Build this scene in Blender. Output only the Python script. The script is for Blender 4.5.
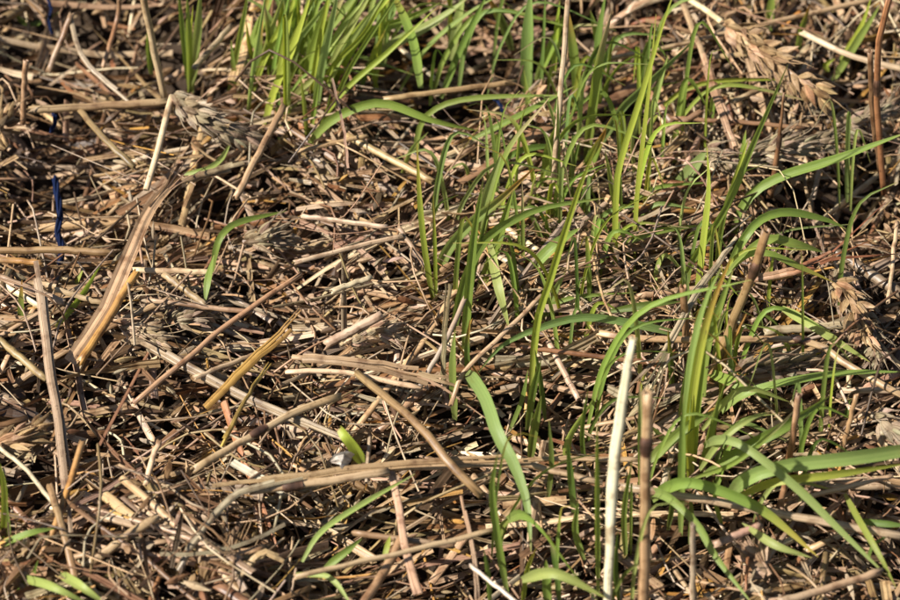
import bpy, math, random
import numpy as np
from mathutils import Vector, Matrix

# ------------------------------------------------------------------ camera
R = math.radians
scene = bpy.context.scene
for o in list(bpy.data.objects): bpy.data.objects.remove(o)
PITCH = R(48.0); LENS = 100.0; DIST = 0.833
CF = np.array([0, math.cos(PITCH), -math.sin(PITCH)])      # forward
CU = np.array([0, math.sin(PITCH), math.cos(PITCH)])       # up
CR = np.array([1.0, 0, 0])
CAM = -CF * DIST
cd = bpy.data.cameras.new('camera'); cam = bpy.data.objects.new('camera', cd)
scene.collection.objects.link(cam); scene.camera = cam
cd.lens = LENS; cd.sensor_width = 36; cd.clip_start = 0.02; cd.clip_end = 200
cam.location = Vector(CAM); cam.rotation_euler = (math.pi/2 - PITCH, 0, 0)
cd.dof.use_dof = True; cd.dof.focus_distance = DIST - 0.012; cd.dof.aperture_fstop = 13.0

# ------------------------------------------------------------------ sky, sun, exposure
SUN_EL, SUN_AZ = R(44), R(-104)        # azimuth from +Y (away from the camera), negative = left
w = bpy.data.worlds.new('World'); scene.world = w; w.use_nodes = True
nt = w.node_tree; nt.nodes.clear()
sky = nt.nodes.new('ShaderNodeTexSky'); sky.sky_type = 'NISHITA'; sky.sun_disc = False
sky.sun_elevation = SUN_EL; sky.sun_rotation = SUN_AZ
bgn = nt.nodes.new('ShaderNodeBackground'); bgn.inputs[1].default_value = 0.05
wo = nt.nodes.new('ShaderNodeOutputWorld')
nt.links.new(sky.outputs[0], bgn.inputs[0]); nt.links.new(bgn.outputs[0], wo.inputs[0])
sd = bpy.data.lights.new('sun', 'SUN'); sd.energy = 5.0; sd.angle = R(0.5); sd.color = (1, 0.955, 0.88)
sun = bpy.data.objects.new('sun', sd); scene.collection.objects.link(sun)
sdir = Vector((math.sin(SUN_AZ)*math.cos(SUN_EL), math.cos(SUN_AZ)*math.cos(SUN_EL), math.sin(SUN_EL)))
sun.rotation_euler = sdir.to_track_quat('Z', 'Y').to_euler(); sun.location = sdir*3
scene.view_settings.view_transform = 'Standard'; scene.view_settings.look = 'None'
scene.view_settings.exposure = 0.76; scene.view_settings.gamma = 1.0
scene.view_settings.use_curve_mapping = False

scene.cycles.diffuse_bounces = 1
rng = np.random.default_rng(11); random.seed(5)

# ------------------------------------------------------------------ projection helpers (900 x 600 measure of the photograph)
def ray(px, py):
    d = CF + CR*((px-450)/900*36/LENS) + CU*(-(py-300)/900*36/LENS)
    return d
def at_z(px, py, z):
    d = ray(px, py); t = (z - CAM[2])/d[2]; return CAM + d*t
def at_plane(px, py, p0, lean):
    n = np.array([0, math.cos(lean), -math.sin(lean)])
    d = ray(px, py); t = np.dot(n, p0 - CAM)/np.dot(n, d); return CAM + d*t
def project(P):
    q = np.asarray(P) - CAM
    z = q @ CF
    return 450 + (q @ CR)/z*LENS/36*900, 300 - (q @ CU)/z*LENS/36*900, z
def px_size(P):                                              # metres that one photo pixel spans at P
    return float((np.asarray(P)-CAM) @ CF)*36/LENS/900

# ------------------------------------------------------------------ height of the litter
wav = [(rng.uniform(12, 60), rng.uniform(0, 6.28), rng.uniform(0, 6.28)) for _ in range(9)]
DIPS = [(478, 62, 50, 24), (420, 92, 36, 16), (20, 480, 34, 15), (165, 50, 40, 15), (95, 20, 40, 12), (70, 150, 40, 14), (25, 60, 40, 13), (20, 210, 30, 10), (240, 190, 30, 8), (870, 60, 34, 10), (830, 215, 36, 11), (640, 90, 34, 12), (800, 190, 34, 10), (585, 20, 34, 10), (405, 40, 36, 12), (690, 545, 45, 12), (745, 500, 40, 10), (455, 425, 28, 13), (330, 520, 35, 8),
        (500, 385, 30, 9), (585, 400, 30, 9), (50, 130, 40, 8), (170, 60, 40, 8), (860, 180, 40, 8), (620, 120, 35, 8),
        (735, 130, 30, 10), (285, 275, 28, 6), (110, 440, 30, 8), (520, 560, 50, 12), (560, 30, 40, 8), (30, 30, 40, 6), (15, 390, 25, 10)]
DW = [(at_z(a, b, -0.005)[:2], c*0.00036, d*1.4/1000) for a, b, c, d in DIPS]
def dip(x, y): return sum(d*math.exp(-((x-c[0])**2 + (y-c[1])**2)/(2*r*r)) for c, r, d in DW)
def H(x, y):
    h = np.zeros_like(np.asarray(x, float))
    for f, a, ph in wav: h = h + 0.0022*np.sin(f*(math.cos(a)*x + math.sin(a)*y)*1.6 + ph)
    for (c, r, d) in DW: h = h - d*np.exp(-((x-c[0])**2 + (y-c[1])**2)/(2*r*r))
    return h

# ------------------------------------------------------------------ mesh building
class MB:
    def __init__(s): s.v=[]; s.f=[]; s.uv=[]; s.col=[]; s.rnd=[]; s.sm=[]; s.n=0
    def add(s, v, f, uv, col, rnd, sm=True):
        s.sm.append(np.full(len(f), bool(sm)))
        s.v.append(v); s.f.append(np.asarray(f)+s.n); s.uv.append(uv)
        col = np.asarray(col, float)
        s.col.append(np.tile(col, (len(v), 1)) if col.ndim == 1 else col)
        s.rnd.append(np.full(len(v), rnd) if np.ndim(rnd)==0 else rnd); s.n += len(v)
    def mesh(s, name, mat, origin=None):
        V = np.concatenate(s.v).astype(np.float32); F = np.concatenate(s.f).astype(np.int32)
        if origin is not None: V = V - np.asarray(origin, np.float32)
        UV = np.concatenate(s.uv).astype(np.float32); C = np.concatenate(s.col).astype(np.float32); RN = np.concatenate(s.rnd).astype(np.float32)
        me = bpy.data.meshes.new(name); me.vertices.add(len(V)); me.vertices.foreach_set('co', V.ravel())
        me.loops.add(F.size); me.loops.foreach_set('vertex_index', F.ravel())
        me.polygons.add(len(F)); me.polygons.foreach_set('loop_start', np.arange(len(F), dtype=np.int32)*4)
        me.update(calc_edges=True)
        me.polygons.foreach_set('use_smooth', np.concatenate(s.sm))
        u = me.uv_layers.new(name='UVMap'); u.data.foreach_set('uv', UV[F.ravel()].ravel())
        ca = me.color_attributes.new('tint', 'FLOAT_COLOR', 'POINT')
        ca.data.foreach_set('color', np.concatenate([C, np.ones((len(C),1), np.float32)], 1).astype(np.float32).ravel())
        ra = me.attributes.new('piece', 'FLOAT', 'POINT'); ra.data.foreach_set('value', RN)
        me.materials.append(mat); me.validate(); me.update()
        return me

def nrm(a): return a/(np.linalg.norm(a, axis=-1, keepdims=True)+1e-12)
def smooth(P, n):                                            # Catmull-Rom through control points
    P = np.asarray(P, float)
    if len(P) == 2:
        t = np.linspace(0, 1, n)[:, None]; return P[0]*(1-t)+P[1]*t
    L = np.concatenate([[0], np.cumsum(np.linalg.norm(np.diff(P, axis=0), axis=1))]); L /= L[-1]
    Q = np.vstack([2*P[0]-P[1], P, 2*P[-1]-P[-2]])
    out = []
    for t in np.linspace(0, 1, n):
        i = min(np.searchsorted(L, t, side='right')-1, len(P)-2); k = (t-L[i])/(L[i+1]-L[i]+1e-12)
        a, b, c, d = Q[i:i+4]
        out.append(.5*((2*b)+(-a+c)*k+(2*a-5*b+4*c-d)*k*k+(-a+3*b-3*c+d)*k**3))
    return np.array(out)
def frames(P, up):
    T = nrm(np.gradient(P, axis=0)); N = np.zeros_like(P)
    n = up - T[0]*np.dot(up, T[0])
    if np.linalg.norm(n) < 1e-6: n = np.cross(T[0], [1, .3, .2])
    n = n/np.linalg.norm(n)
    for i in range(len(P)):
        n = n - T[i]*np.dot(n, T[i]); n = n/(np.linalg.norm(n)+1e-12); N[i] = n
    return T, N, np.cross(T, N)
_gc = {}
def gridf(n, m, closed):
    k = (n, m, closed)
    if k not in _gc:
        f = []
        for i in range(n-1):
            for j in range(m if closed else m-1):
                j2 = (j+1) % m; f.append((i*m+j, i*m+j2, (i+1)*m+j2, (i+1)*m+j))
        _gc[k] = np.array(f)
    return _gc[k]
def sweep(mb, P, prof, w, h, col, rnd, up=np.array([0,0,1.0]), roll=0., closed=True, caps=False, sm=True):
    """sweep profile prof (M x 2, units) along P with per-ring half width w and half height h"""
    P = np.asarray(P, float); n = len(P); m = len(prof)
    T, N, B = frames(P, up)
    w = np.broadcast_to(w, n); h = np.broadcast_to(h, n); roll = np.broadcast_to(roll, n)
    L = np.concatenate([[0], np.cumsum(np.linalg.norm(np.diff(P, axis=0), axis=1))])
    if caps:                                                  # hollow cut ends
        def ins(arr, k0, k1): return np.concatenate([[k0, k1], arr, [k1, k0]])
    c, s_ = np.cos(roll)[:, None], np.sin(roll)[:, None]
    A = B*c + N*s_; D = N*c - B*s_
    V = P[:, None, :] + A[:, None, :]*(prof[None, :, 0:1]*w[:, None, None]) + D[:, None, :]*(prof[None, :, 1:2]*h[:, None, None])
    if closed: uu = np.arange(m)/m*1.0; uu = np.abs(uu*2-1)   # mirrored so that the seam does not show
    else: uu = np.linspace(0, 1, m)
    UV = np.stack(np.broadcast_arrays(uu[None, :], L[:, None]), -1)
    if caps:
        i0 = P[0] + T[0]*w[0]*1.5; i1 = P[-1] - T[-1]*w[-1]*1.5
        def ring(pi, i, k): return pi + A[i][None]*(prof[:, 0:1]*w[i]*k) + D[i][None]*(prof[:, 1:2]*h[i]*k)
        V = np.concatenate([ring(i0, 0, .02)[None], ring(i0, 0, .68)[None], ring(P[0], 0, .74)[None], V, ring(P[-1], n-1, .74)[None], ring(i1, n-1, .68)[None], ring(i1, n-1, .02)[None]])
        UV = np.concatenate([UV[:1]]*3 + [UV] + [UV[-1:]]*3); n += 6
        if np.ndim(col) == 2: col = np.concatenate([[col[0]]*3, col, [col[-1]]*3])
    if np.ndim(col) == 2: col = np.repeat(col, m, axis=0)
    mb.add(V.reshape(-1, 3), gridf(n, m, closed), UV.reshape(-1, 2), col, rnd, sm)
def circ(m): a = np.arange(m)/m*2*math.pi; return np.stack([np.cos(a), np.sin(a)], 1)
def arc(m, deg): a = np.linspace(R(90-deg/2), R(90+deg/2), m); return np.stack([np.cos(a), np.sin(a)], 1)
C6, C8, C10 = circ(6), circ(8), circ(12)
def ridged(p, k): return p*(1+rng.normal(0, k, (len(p), 1)))
ARC = arc(11, 235)
VEE = np.array([(-1, .30), (-.5, .10), (0, -.10), (.5, .10), (1, .30)])
FLATP = np.array([(-1, .12), (-.45, -.1), (.1, .08), (.55, -.08), (1, .1)])

# ------------------------------------------------------------------ materials
def mat_base(name):
    m = bpy.data.materials.new(name); m.use_nodes = True; t = m.node_tree; t.nodes.clear(); return m, t, t.nodes, t.links
def streak_nodes(t, su, sv):
    N, L = t.nodes, t.links
    uv = N.new('ShaderNodeUVMap'); uv.uv_map = 'UVMap'
    pc = N.new('ShaderNodeAttribute'); pc.attribute_name = 'piece'
    sp = N.new('ShaderNodeSeparateXYZ'); L.new(uv.outputs[0], sp.inputs[0])
    mu = N.new('ShaderNodeMath'); mu.operation = 'MULTIPLY'; mu.inputs[1].default_value = su; L.new(sp.outputs[0], mu.inputs[0])
    mv = N.new('ShaderNodeMath'); mv.operation = 'MULTIPLY'; mv.inputs[1].default_value = sv; L.new(sp.outputs[1], mv.inputs[0])
    mp = N.new('ShaderNodeMath'); mp.operation = 'MULTIPLY'; mp.inputs[1].default_value = 37.0; L.new(pc.outputs['Fac'], mp.inputs[0])
    cb = N.new('ShaderNodeCombineXYZ'); L.new(mu.outputs[0], cb.inputs[0]); L.new(mv.outputs[0], cb.inputs[1]); L.new(mp.outputs[0], cb.inputs[2])
    nz = N.new('ShaderNodeTexNoise'); nz.inputs['Scale'].default_value = 1.0; nz.inputs['Detail'].default_value = 4; nz.inputs['Roughness'].default_value = .65
    L.new(cb.outputs[0], nz.inputs['Vector'])
    return nz
def mixrgb(t, a, b, fac, mode='MULTIPLY'):
    n = t.nodes.new('ShaderNodeMix'); n.data_type = 'RGBA'; n.blend_type = mode
    for sock, v in ((n.inputs[0], fac), (n.inputs[6], a), (n.inputs[7], b)):
        if hasattr(v, 'is_output'): t.links.new(v, sock)
        else: sock.default_value = v if not isinstance(v, tuple) else (*v, 1)
    return n.outputs[2]
def ramp(t, src, stops):
    n = t.nodes.new('ShaderNodeValToRGB'); e = n.color_ramp.elements
    while len(e) < len(stops): e.new(.5)
    for el, (p, c) in zip(e, stops): el.position = p; el.color = (*c, 1) if len(c) == 3 else c
    t.links.new(src, n.inputs[0]); return n.outputs[0]
def straw_mat(name, su, sv, rough, spec, trans, bump):
    m, t, N, L = mat_base(name)
    tint = N.new('ShaderNodeAttribute'); tint.attribute_name = 'tint'
    st = streak_nodes(t, su, sv)
    c1 = mixrgb(t, tint.outputs['Color'], ramp(t, st.outputs['Fac'], [(.28, (.34,.28,.22)), (.43, (.80,.77,.72)), (.55, (1,1,1)), (.72, (1.32,1.3,1.26))]), 1.0)
    # weather stains and mould specks
    tc = N.new('ShaderNodeTexCoord'); nz = N.new('ShaderNodeTexNoise'); nz.inputs['Scale'].default_value = 210; nz.inputs['Detail'].default_value = 3
    geo = N.new('ShaderNodeNewGeometry'); L.new(geo.outputs['Position'], nz.inputs['Vector'])
    c2 = mixrgb(t, c1, ramp(t, nz.outputs['Fac'], [(.33, (.45,.36,.30)), (.48, (.95,.93,.9)), (.7, (1.08,1.07,1.05))]), .85)
    nz2 = N.new('ShaderNodeTexNoise'); nz2.inputs['Scale'].default_value = 900; nz2.inputs['Detail'].default_value = 2; L.new(geo.outputs['Position'], nz2.inputs['Vector'])
    c3 = mixrgb(t, c2, ramp(t, nz2.outputs['Fac'], [(.26, (.3,.24,.2)), (.36, (1,1,1))]), .8)
    p = N.new('ShaderNodeBsdfPrincipled'); L.new(c3, p.inputs['Base Color'])
    p.inputs['Roughness'].default_value = rough; p.inputs['Specular IOR Level'].default_value = spec
    b = N.new('ShaderNodeBump'); b.inputs['Strength'].default_value = bump; b.inputs['Distance'].default_value = .0004
    L.new(st.outputs['Fac'], b.inputs['Height']); L.new(b.outputs[0], p.inputs['Normal'])
    o = N.new('ShaderNodeOutputMaterial')
    if trans:
        tr = N.new('ShaderNodeBsdfTranslucent'); L.new(c3, tr.inputs[0])
        mx = N.new('ShaderNodeMixShader'); mx.inputs[0].default_value = trans
        L.new(p.outputs[0], mx.inputs[1]); L.new(tr.outputs[0], mx.inputs[2]); L.new(mx.outputs[0], o.inputs[0])
    else: L.new(p.outputs[0], o.inputs[0])
    return m
M_STRAW = straw_mat('straw_stem', 5, 12, .42, .5, 0, .55)
M_HUSK = straw_mat('papery_husk', 5, 60, .5, .4, .25, .6)
M_STRIP = straw_mat('dry_leaf', 6, 14, .6, .3, .2, .5)
def grass_mat():
    m, t, N, L = mat_base('grass_leaf')
    tint = N.new('ShaderNodeAttribute'); tint.attribute_name = 'tint'
    st = streak_nodes(t, 16, 6)
    c = mixrgb(t, tint.outputs['Color'], ramp(t, st.outputs['Fac'], [(.3, (.62,.68,.6)), (.55, (1,1,1)), (.75, (1.25,1.2,1.25))]), .9)
    sl = streak_nodes(t, 2.0, 60)
    c = mixrgb(t, c, ramp(t, sl.outputs['Fac'], [(.27, (.75,.6,.35)), (.4, (1,1,1))]), .6)
    p = N.new('ShaderNodeBsdfPrincipled'); L.new(c, p.inputs['Base Color']); p.inputs['Roughness'].default_value = .42; p.inputs['Specular IOR Level'].default_value = .4
    b = N.new('ShaderNodeBump'); b.inputs['Strength'].default_value = .4; b.inputs['Distance'].default_value = .0003
    L.new(st.outputs['Fac'], b.inputs['Height']); L.new(b.outputs[0], p.inputs['Normal'])
    hs = N.new('ShaderNodeHueSaturation'); hs.inputs['Hue'].default_value = .485; hs.inputs['Saturation'].default_value = 1.08; hs.inputs['Value'].default_value = 1.55; L.new(c, hs.inputs['Color'])
    tr = N.new('ShaderNodeBsdfTranslucent'); L.new(hs.outputs[0], tr.inputs[0])
    mx = N.new('ShaderNodeMixShader'); mx.inputs[0].default_value = .36; L.new(p.outputs[0], mx.inputs[1]); L.new(tr.outputs[0], mx.inputs[2])
    o = N.new('ShaderNodeOutputMaterial'); L.new(mx.outputs[0], o.inputs[0]); return m
M_GRASS = grass_mat()
def soil_mat():
    m, t, N, L = mat_base('dark_soil')
    g = N.new('ShaderNodeNewGeometry')
    n1 = N.new('ShaderNodeTexNoise'); n1.inputs['Scale'].default_value = 130; n1.inputs['Detail'].default_value = 6; L.new(g.outputs['Position'], n1.inputs['Vector'])
    c = ramp(t, n1.outputs['Fac'], [(.3, (.02,.013,.009)), (.55, (.06,.04,.026)), (.75, (.12,.085,.055))])
    p = N.new('ShaderNodeBsdfPrincipled'); L.new(c, p.inputs['Base Color']); p.inputs['Roughness'].default_value = .9; p.inputs['Specular IOR Level'].default_value = .15
    b = N.new('ShaderNodeBump'); b.inputs['Distance'].default_value = .004; L.new(n1.outputs['Fac'], b.inputs['Height']); L.new(b.outputs[0], p.inputs['Normal'])
    o = N.new('ShaderNodeOutputMaterial'); L.new(p.outputs[0], o.inputs[0]); return m
M_SOIL = soil_mat()
def twine_mat():
    m, t, N, L = mat_base('blue_plastic')
    st = streak_nodes(t, 14, 40)
    c = ramp(t, st.outputs['Fac'], [(.3, (.002,.003,.010)), (.5, (.004,.010,.040)), (.75, (.010,.024,.09))])
    p = N.new('ShaderNodeBsdfPrincipled'); L.new(c, p.inputs['Base Color']); p.inputs['Roughness'].default_value = .75; p.inputs['Specular IOR Level'].default_value = .15
    o = N.new('ShaderNodeOutputMaterial'); L.new(p.outputs[0], o.inputs[0]); return m
M_TWINE = twine_mat()

# ------------------------------------------------------------------ object helpers
COL = scene.collection
def link(name, data, parent=None):
    o = bpy.data.objects.new(name, data); COL.objects.link(o)
    if parent: o.parent = parent
    return o
def tag(o, label=None, cat=None, group=None, kind=None):
    if label: o['label'] = label
    if cat: o['category'] = cat
    if group: o['group'] = group
    if kind: o['kind'] = kind
    return o
PAL = {'tan': (.48,.318,.172), 'pale': (.66,.51,.335), 'grey': (.405,.31,.21), 'brown': (.245,.135,.068), 'orange': (.52,.285,.075),
       'gold': (.60,.44,.25), 'dark': (.115,.070,.038), 'white': (.78,.685,.53), 'yellow': (.48,.33,.08), 'pink': (.46,.305,.195), 'olive': (.30,.205,.092), 'rust': (.32,.15,.068)}
WORD = {'gold': 'golden tan', 'tan': 'tan', 'pale': 'pale cream', 'grey': 'greyish', 'brown': 'brown', 'orange': 'orange tan', 'dark': 'dark brown', 'white': 'bleached white',
        'yellow': 'yellow', 'pink': 'pinkish tan', 'olive': 'olive brown', 'rust': 'rusty brown'}
def jitter(c, k=.16):
    c = np.array(c)*rng.uniform(1-k, 1+k); return np.clip(c*(1+rng.normal(0, .04, 3)), .005, .9)

# ------------------------------------------------------------------ soil
def build_ground():
    xs = np.concatenate([[-30, -8, -2.5, -1.2], np.linspace(-.95, .95, 150), [1.2, 2.5, 8, 30]])
    ys = np.concatenate([[-30, -8, -2.5, -1.2], np.linspace(-.8, 1.05, 150), [1.3, 2.5, 8, 30]])
    X, Y = np.meshgrid(xs, ys); Z = -0.036 + H(X, Y)*.5
    for f in (70, 140, 260):
        a, b = rng.uniform(0, 6.28, 2); Z += .12/f*np.sin(f*X+a+2*np.sin(.6*f*Y))*np.sin(f*Y+b)
    V = np.stack([X, Y, Z], -1).reshape(-1, 3); mb = MB()
    mb.add(V, gridf(len(ys), len(xs), False), V[:, :2], (.05,.04,.03), 0.)
    tag(link('ground', mb.mesh('ground', M_SOIL)), 'dark brown crumbly soil showing through gaps in the straw', 'soil', kind='structure')
build_ground()

# ------------------------------------------------------------------ hand-placed straws
LAND = []                                                     # landmarks for descriptions: (px, py, phrase)
HERO_PTS = []                                                 # sample points of placed things, for the visibility count
def straw_path(pts, z, lean=None, n=14, wob=.00022):
    P = []
    for q in pts:
        if len(q) == 3: P.append(at_z(q[0], q[1], q[2]/1000))
        elif lean is not None and P: P.append(at_plane(q[0], q[1], P[0], R(lean)))
        else: P.append(at_z(q[0], q[1], z/1000))
    P = smooth(P, n)
    P[1:-1] += rng.normal(0, wob, (n-2, 3))*.5
    return P
STRAW_NAMES = {}
def straw(pts, wpx, colr, label, ref=None, z=5, lean=None, nodes=(), kind='round', strands=0, taper=1.0, name='straw_stalk', cat='straw', group=None, weather=None):
    P = straw_path(pts, z, lean); n = len(P); c0 = P.mean(0)
    if isinstance(wpx, (list, tuple)): wv = np.interp(np.linspace(0, 1, n), np.linspace(0, 1, len(wpx)), wpx)
    else: wv = wpx*np.linspace(1, taper, n)
    r = wv*.90/2*px_size(c0)*(1+rng.normal(0, .012, n))
    col = jitter(PAL[colr], .06); rnd = rng.uniform(0, 1)
    tt = np.linspace(0, 1, n); wr = str(rng.choice(['grey', 'brown', 'pale', 'rust'])); weather = np.array(PAL[weather or wr])
    k = (.5+.5*np.sin(rng.uniform(0, 6.3) + tt*rng.uniform(2, 7)))[:, None]*(.1 if colr == 'white' else .38)
    colv = (col*(1-k) + weather*k)*np.linspace(rng.uniform(.85, 1.1), rng.uniform(.85, 1.1), n)[:, None]
    mb = MB()
    view = nrm(CAM - c0)
    if kind == 'round':
        sweep(mb, P, ridged(C10, .035), r, r*rng.uniform(.72, .92), colv, rnd, up=view, caps=True)
        T0, T1 = nrm(P[1]-P[0]), nrm(P[-1]-P[-2]); V = mb.v[0]                   # ragged cut ends
        V[24:48] -= np.tile(T0*r[0]*1.2, (24, 1))*np.tile(rng.random((12, 1)), (2, 1)); V[-48:-24] += np.tile(T1*r[-1]*1.2, (24, 1))*np.tile(rng.random((12, 1)), (2, 1))
    elif kind == 'split':                                                         # a straw split lengthwise into leaning strips
        Td = nrm(P[-1]-P[0]); Sd = nrm(np.cross(Td, view)); m_ = 3 if r.mean() > .0011 else 2
        for q in range(m_):
            off = ((q+.5)/m_-.5)*2; ia, ib = (0, n) if q == 1 else (int(rng.integers(0, 3)), n-int(rng.integers(0, 4)))
            Q = P[ia:ib] + Sd*(off*r[ia:ib]*.62)[:, None] + view*rng.uniform(-.4, .5)*r.mean(); Q = Q + Sd*(off*r.mean()*rng.uniform(0, 1.2)*np.linspace(0, 1, ib-ia)**3)[:, None]
            rq = r[ia:ib]*rng.uniform(.46, .64)*(3/m_)**.8*np.linspace(1, rng.uniform(.4, 1), ib-ia)
            sweep(mb, Q, ridged(arc(6, rng.uniform(110, 210)), .08), rq, rq*.8, colv[ia:ib]*rng.uniform(.8, 1.15), rng.uniform(0, 1), up=view, sm=False,
                  roll=np.linspace(rng.uniform(-.35,.35), rng.uniform(-.5,.5), ib-ia), closed=False)
    else: sweep(mb, P, FLATP, r, r*.8, colv, rnd, up=view, sm=False, roll=np.linspace(rng.uniform(-.4,.4), rng.uniform(-.4,.4), n), closed=False)
    org = P[0].copy()
    parts = bool(nodes) or strands
    if parts:
        root = link(name, None); root.location = org; root.empty_display_size = .01
        link('stem', mb.mesh('stem', M_STRAW if kind != 'flat' else M_STRIP, org), root)
        for k in nodes:                                       # swollen joints of the stem
            i = int(round(k*(n-1))); i = min(max(i, 1), n-2); T = nrm(P[i+1]-P[i-1]); m2 = MB()
            Q = P[i] + T*np.linspace(-.0032, .0032, 7)[:, None]
            sweep(m2, Q, C10, r[i]*np.array([.98,1.12,1.34,1.2,1.36,1.14,.98]), r[i]*np.array([.98,1.12,1.34,1.2,1.36,1.14,.98]), np.array([.10,.052,.032])*np.array([2.0,1.0,.8,.5,.8,1.0,2.2])[:, None], rnd, up=view)
            link('node', m2.mesh('node', M_STRAW, org), root)
        for k in range(strands):                              # frayed fibres at the torn end
            T = nrm(P[-1]-P[-3]); S = np.cross(T, view)
            a = (k/(max(strands-1, 1))-.5)*2; Ls = rng.uniform(.012, .03)
            e = P[-1] + T*Ls + S*a*(.0045+.25*Ls*rng.uniform(.4, 1)) + view*rng.uniform(-.003, .002)
            Q = smooth([P[-3] + S*a*r[-1]*.6, P[-1] + S*a*r[-1]*.8, e], 7); m2 = MB()
            sweep(m2, Q, FLATP, r[-1]*rng.uniform(.3, .5)*np.linspace(1, .25, 7), r[-1]*.3, jitter(col, .12), rng.uniform(0,1), up=view, closed=False, roll=rng.uniform(-.8,.8))
            link('fibre', m2.mesh('fibre', M_STRIP, org), root)
        o = root
    else:
        o = link(name, mb.mesh(name, M_STRAW if kind != 'flat' else M_STRIP, org)); o.location = org
    tag(o, label, cat, group)
    if ref: x, y, _ = project(P[n//2]); LAND.append((x, y, ref))
    for i in range(n-1):
        k = max(2, int(np.linalg.norm(P[i+1]-P[i])/.0007))
        for t in np.linspace(0, 1, k, endpoint=False): HERO_PTS.append((P[i]*(1-t)+P[i+1]*t, r[i]))
    return o

S = straw
S([(70,362),(104,312,9),(126,262,13),(142,224,15),(154,203,16),(168,188,15)], [15,17,17,16,14,10], 'gold', 'thick pale tan straw with torn fibrous top leaning across the left', 'the thick torn straw', z=6, kind='flat', strands=4, weather='tan')
S([(80,362),(110,317,8),(124,292,10),(136,274,12)], 9, 'orange', 'short orange tan straw lying tight against the thick torn straw', None, z=5)
S([(36,262,14),(44,310,13),(52,380,11),(59,420,9),(64,465,7),(71,535,4)], 13, 'grey', 'long split grey straw running down the left side', 'the long split grey straw', kind='split')
S([(-10,251),(55,250),(112,253)], 8, 'olive', 'olive brown straw entering level from the left edge', 'the level olive straw', z=8)
S([(-10,259),(41,263)], 7, 'orange', 'orange straw end just under the level olive straw at left edge', None, z=10)
S([(205,408,4),(250,362,9),(278,336,12),(301,310,16)], [9,12,12,8], 'orange', 'bright orange straw slanting up right through the mat left of centre', 'the bright orange straw', taper=.55, kind='split')
S([(221,447,4),(248,396,8),(270,363,10)], 6, 'yellow', 'thin yellow straw sliver below the bright orange straw', 'the yellow sliver', kind='split', taper=.6)
S([(138,340,3),(190,369,5),(250,400,5),(346,441,6)], 12, 'grey', 'long grey straw sloping down right in the middle left', 'the long grey sloping straw', kind='split')
S([(134,403),(197,350),(230,322),(300,275)], 6, 'tan', 'long thin tan straw rising right above the bright orange straw', None, z=7)
S([(296,262),(350,248),(402,236)], 5.5, 'pale', 'thin pale straw pointing at the centre grass clump from the left', 'the pale pointing straw', z=9)
S([(195,469),(233,447),(257,433),(300,410),(338,397)], 8.5, 'tan', 'jointed tan straw with dark node lying below the bright orange straw', 'the jointed tan straw', z=9, nodes=(.45,))
S([(212,486),(300,476),(385,466),(450,462),(528,461)], 10, 'tan', 'long level tan straw, upper one of the crossing pair at bottom centre', 'the long level straw pair', z=12, kind='split')
S([(250,491),(320,482),(386,472)], 9.5, 'tan', 'lower shorter tan straw of the level pair with a cut right end', None, z=11, nodes=(.3,))
S([(384,468),(450,466),(520,464),(600,482)], 7, 'tan', 'tan straw continuing the level pair and dipping to the right', None, z=9)
S([(505,462),(560,459),(640,460)], 6, 'tan', 'thin level tan straw right of the falling blue green leaf', None, z=5)
S([(358,374,8),(390,401,14),(423,430,17),(450,463,16),(480,494,12)], 9, 'olive', 'dark olive straw crossing diagonally over the long level straw pair', 'the dark diagonal straw', taper=1.15)
S([(391,470,6),(399,510,8),(404,543,7),(418,595,6)], 8, 'pink', 'pinkish flat straw strip hanging below the long level straw pair', 'the pinkish hanging strip', kind='split')
S([(296,577),(400,553),(494,530)], 6, 'tan', 'long thin straw near the bottom edge, rising gently right', 'the long thin bottom straw', z=11)
S([(362,606),(385,570),(402,538)], 10, 'tan', 'stout tan straw at bottom edge under the pinkish hanging strip', None, z=5)
S([(607,612,2),(610,540),(613,483),(620,420),(633,340)], [9,10.5,13,12,7.5], 'white', 'tall bleached white straw standing at lower right of centre', 'the tall white straw', lean=28)
S([(643,614,2),(645,530),(646,455),(648,395)], [12,12,11.5,12], 'tan', 'upright reddish straw stub with dark joint beside the white straw', 'the jointed upright stub', lean=22, nodes=(.74,), weather='rust')
S([(737,238,26),(703,284,22),(682,320,18),(666,352,14)], 6, 'grey', 'grey sheath splayed into fibres above the tall white straw', 'the splayed grey sheath', kind='split', strands=6, taper=1.5)
S([(706,388,-2),(718,360),(738,310),(755,268),(766,232)], 10, 'olive', 'leaning olive brown straw stub with rusty tip at right of centre', 'the leaning olive stub', lean=8, nodes=(.78,))
S([(712,388,-2),(727,352),(744,312)], 7, 'orange', 'orange straw half pressed against the leaning olive stub', None, lean=8, kind='split')
S([(600,333),(632,338),(700,340),(806,341),(850,366),(906,398)], 8, 'tan', 'long bent straw, level then dropping to the right edge', 'the long bent straw', z=12, nodes=(.62,))
S([(686,356,0),(685,322),(683,288)], 8, 'brown', 'short dark brown upright stub beside the splayed grey sheath', None, lean=8)
S([(884,192,-6),(882,167),(877,100),(879,40),(891,-8)], 7, 'rust', 'tall rusty stem rising beside the right edge at top', 'the tall rusty stem', lean=10, nodes=(.55,))
S([(880,170,-6),(873,120),(870,52)], 6, 'brown', 'thinner brown stem close beside the tall rusty stem', None, lean=8)
S([(552,200,-4),(557,140),(563,67),(569,-8)], 6, 'pale', 'tall pale yellowish stem standing among grass at top centre', 'the tall pale stem', lean=12)
S([(32,110),(100,106),(168,102)], 8.5, 'tan', 'level tan straw left of the bent wheat ear at top left', 'the level top left straw', z=7)
S([(164,96,-3),(153,45),(142,-8)], 8, 'tan', 'upright tan stem at top left beside the small grass tuft', 'the upright top left stem', lean=10)
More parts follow.
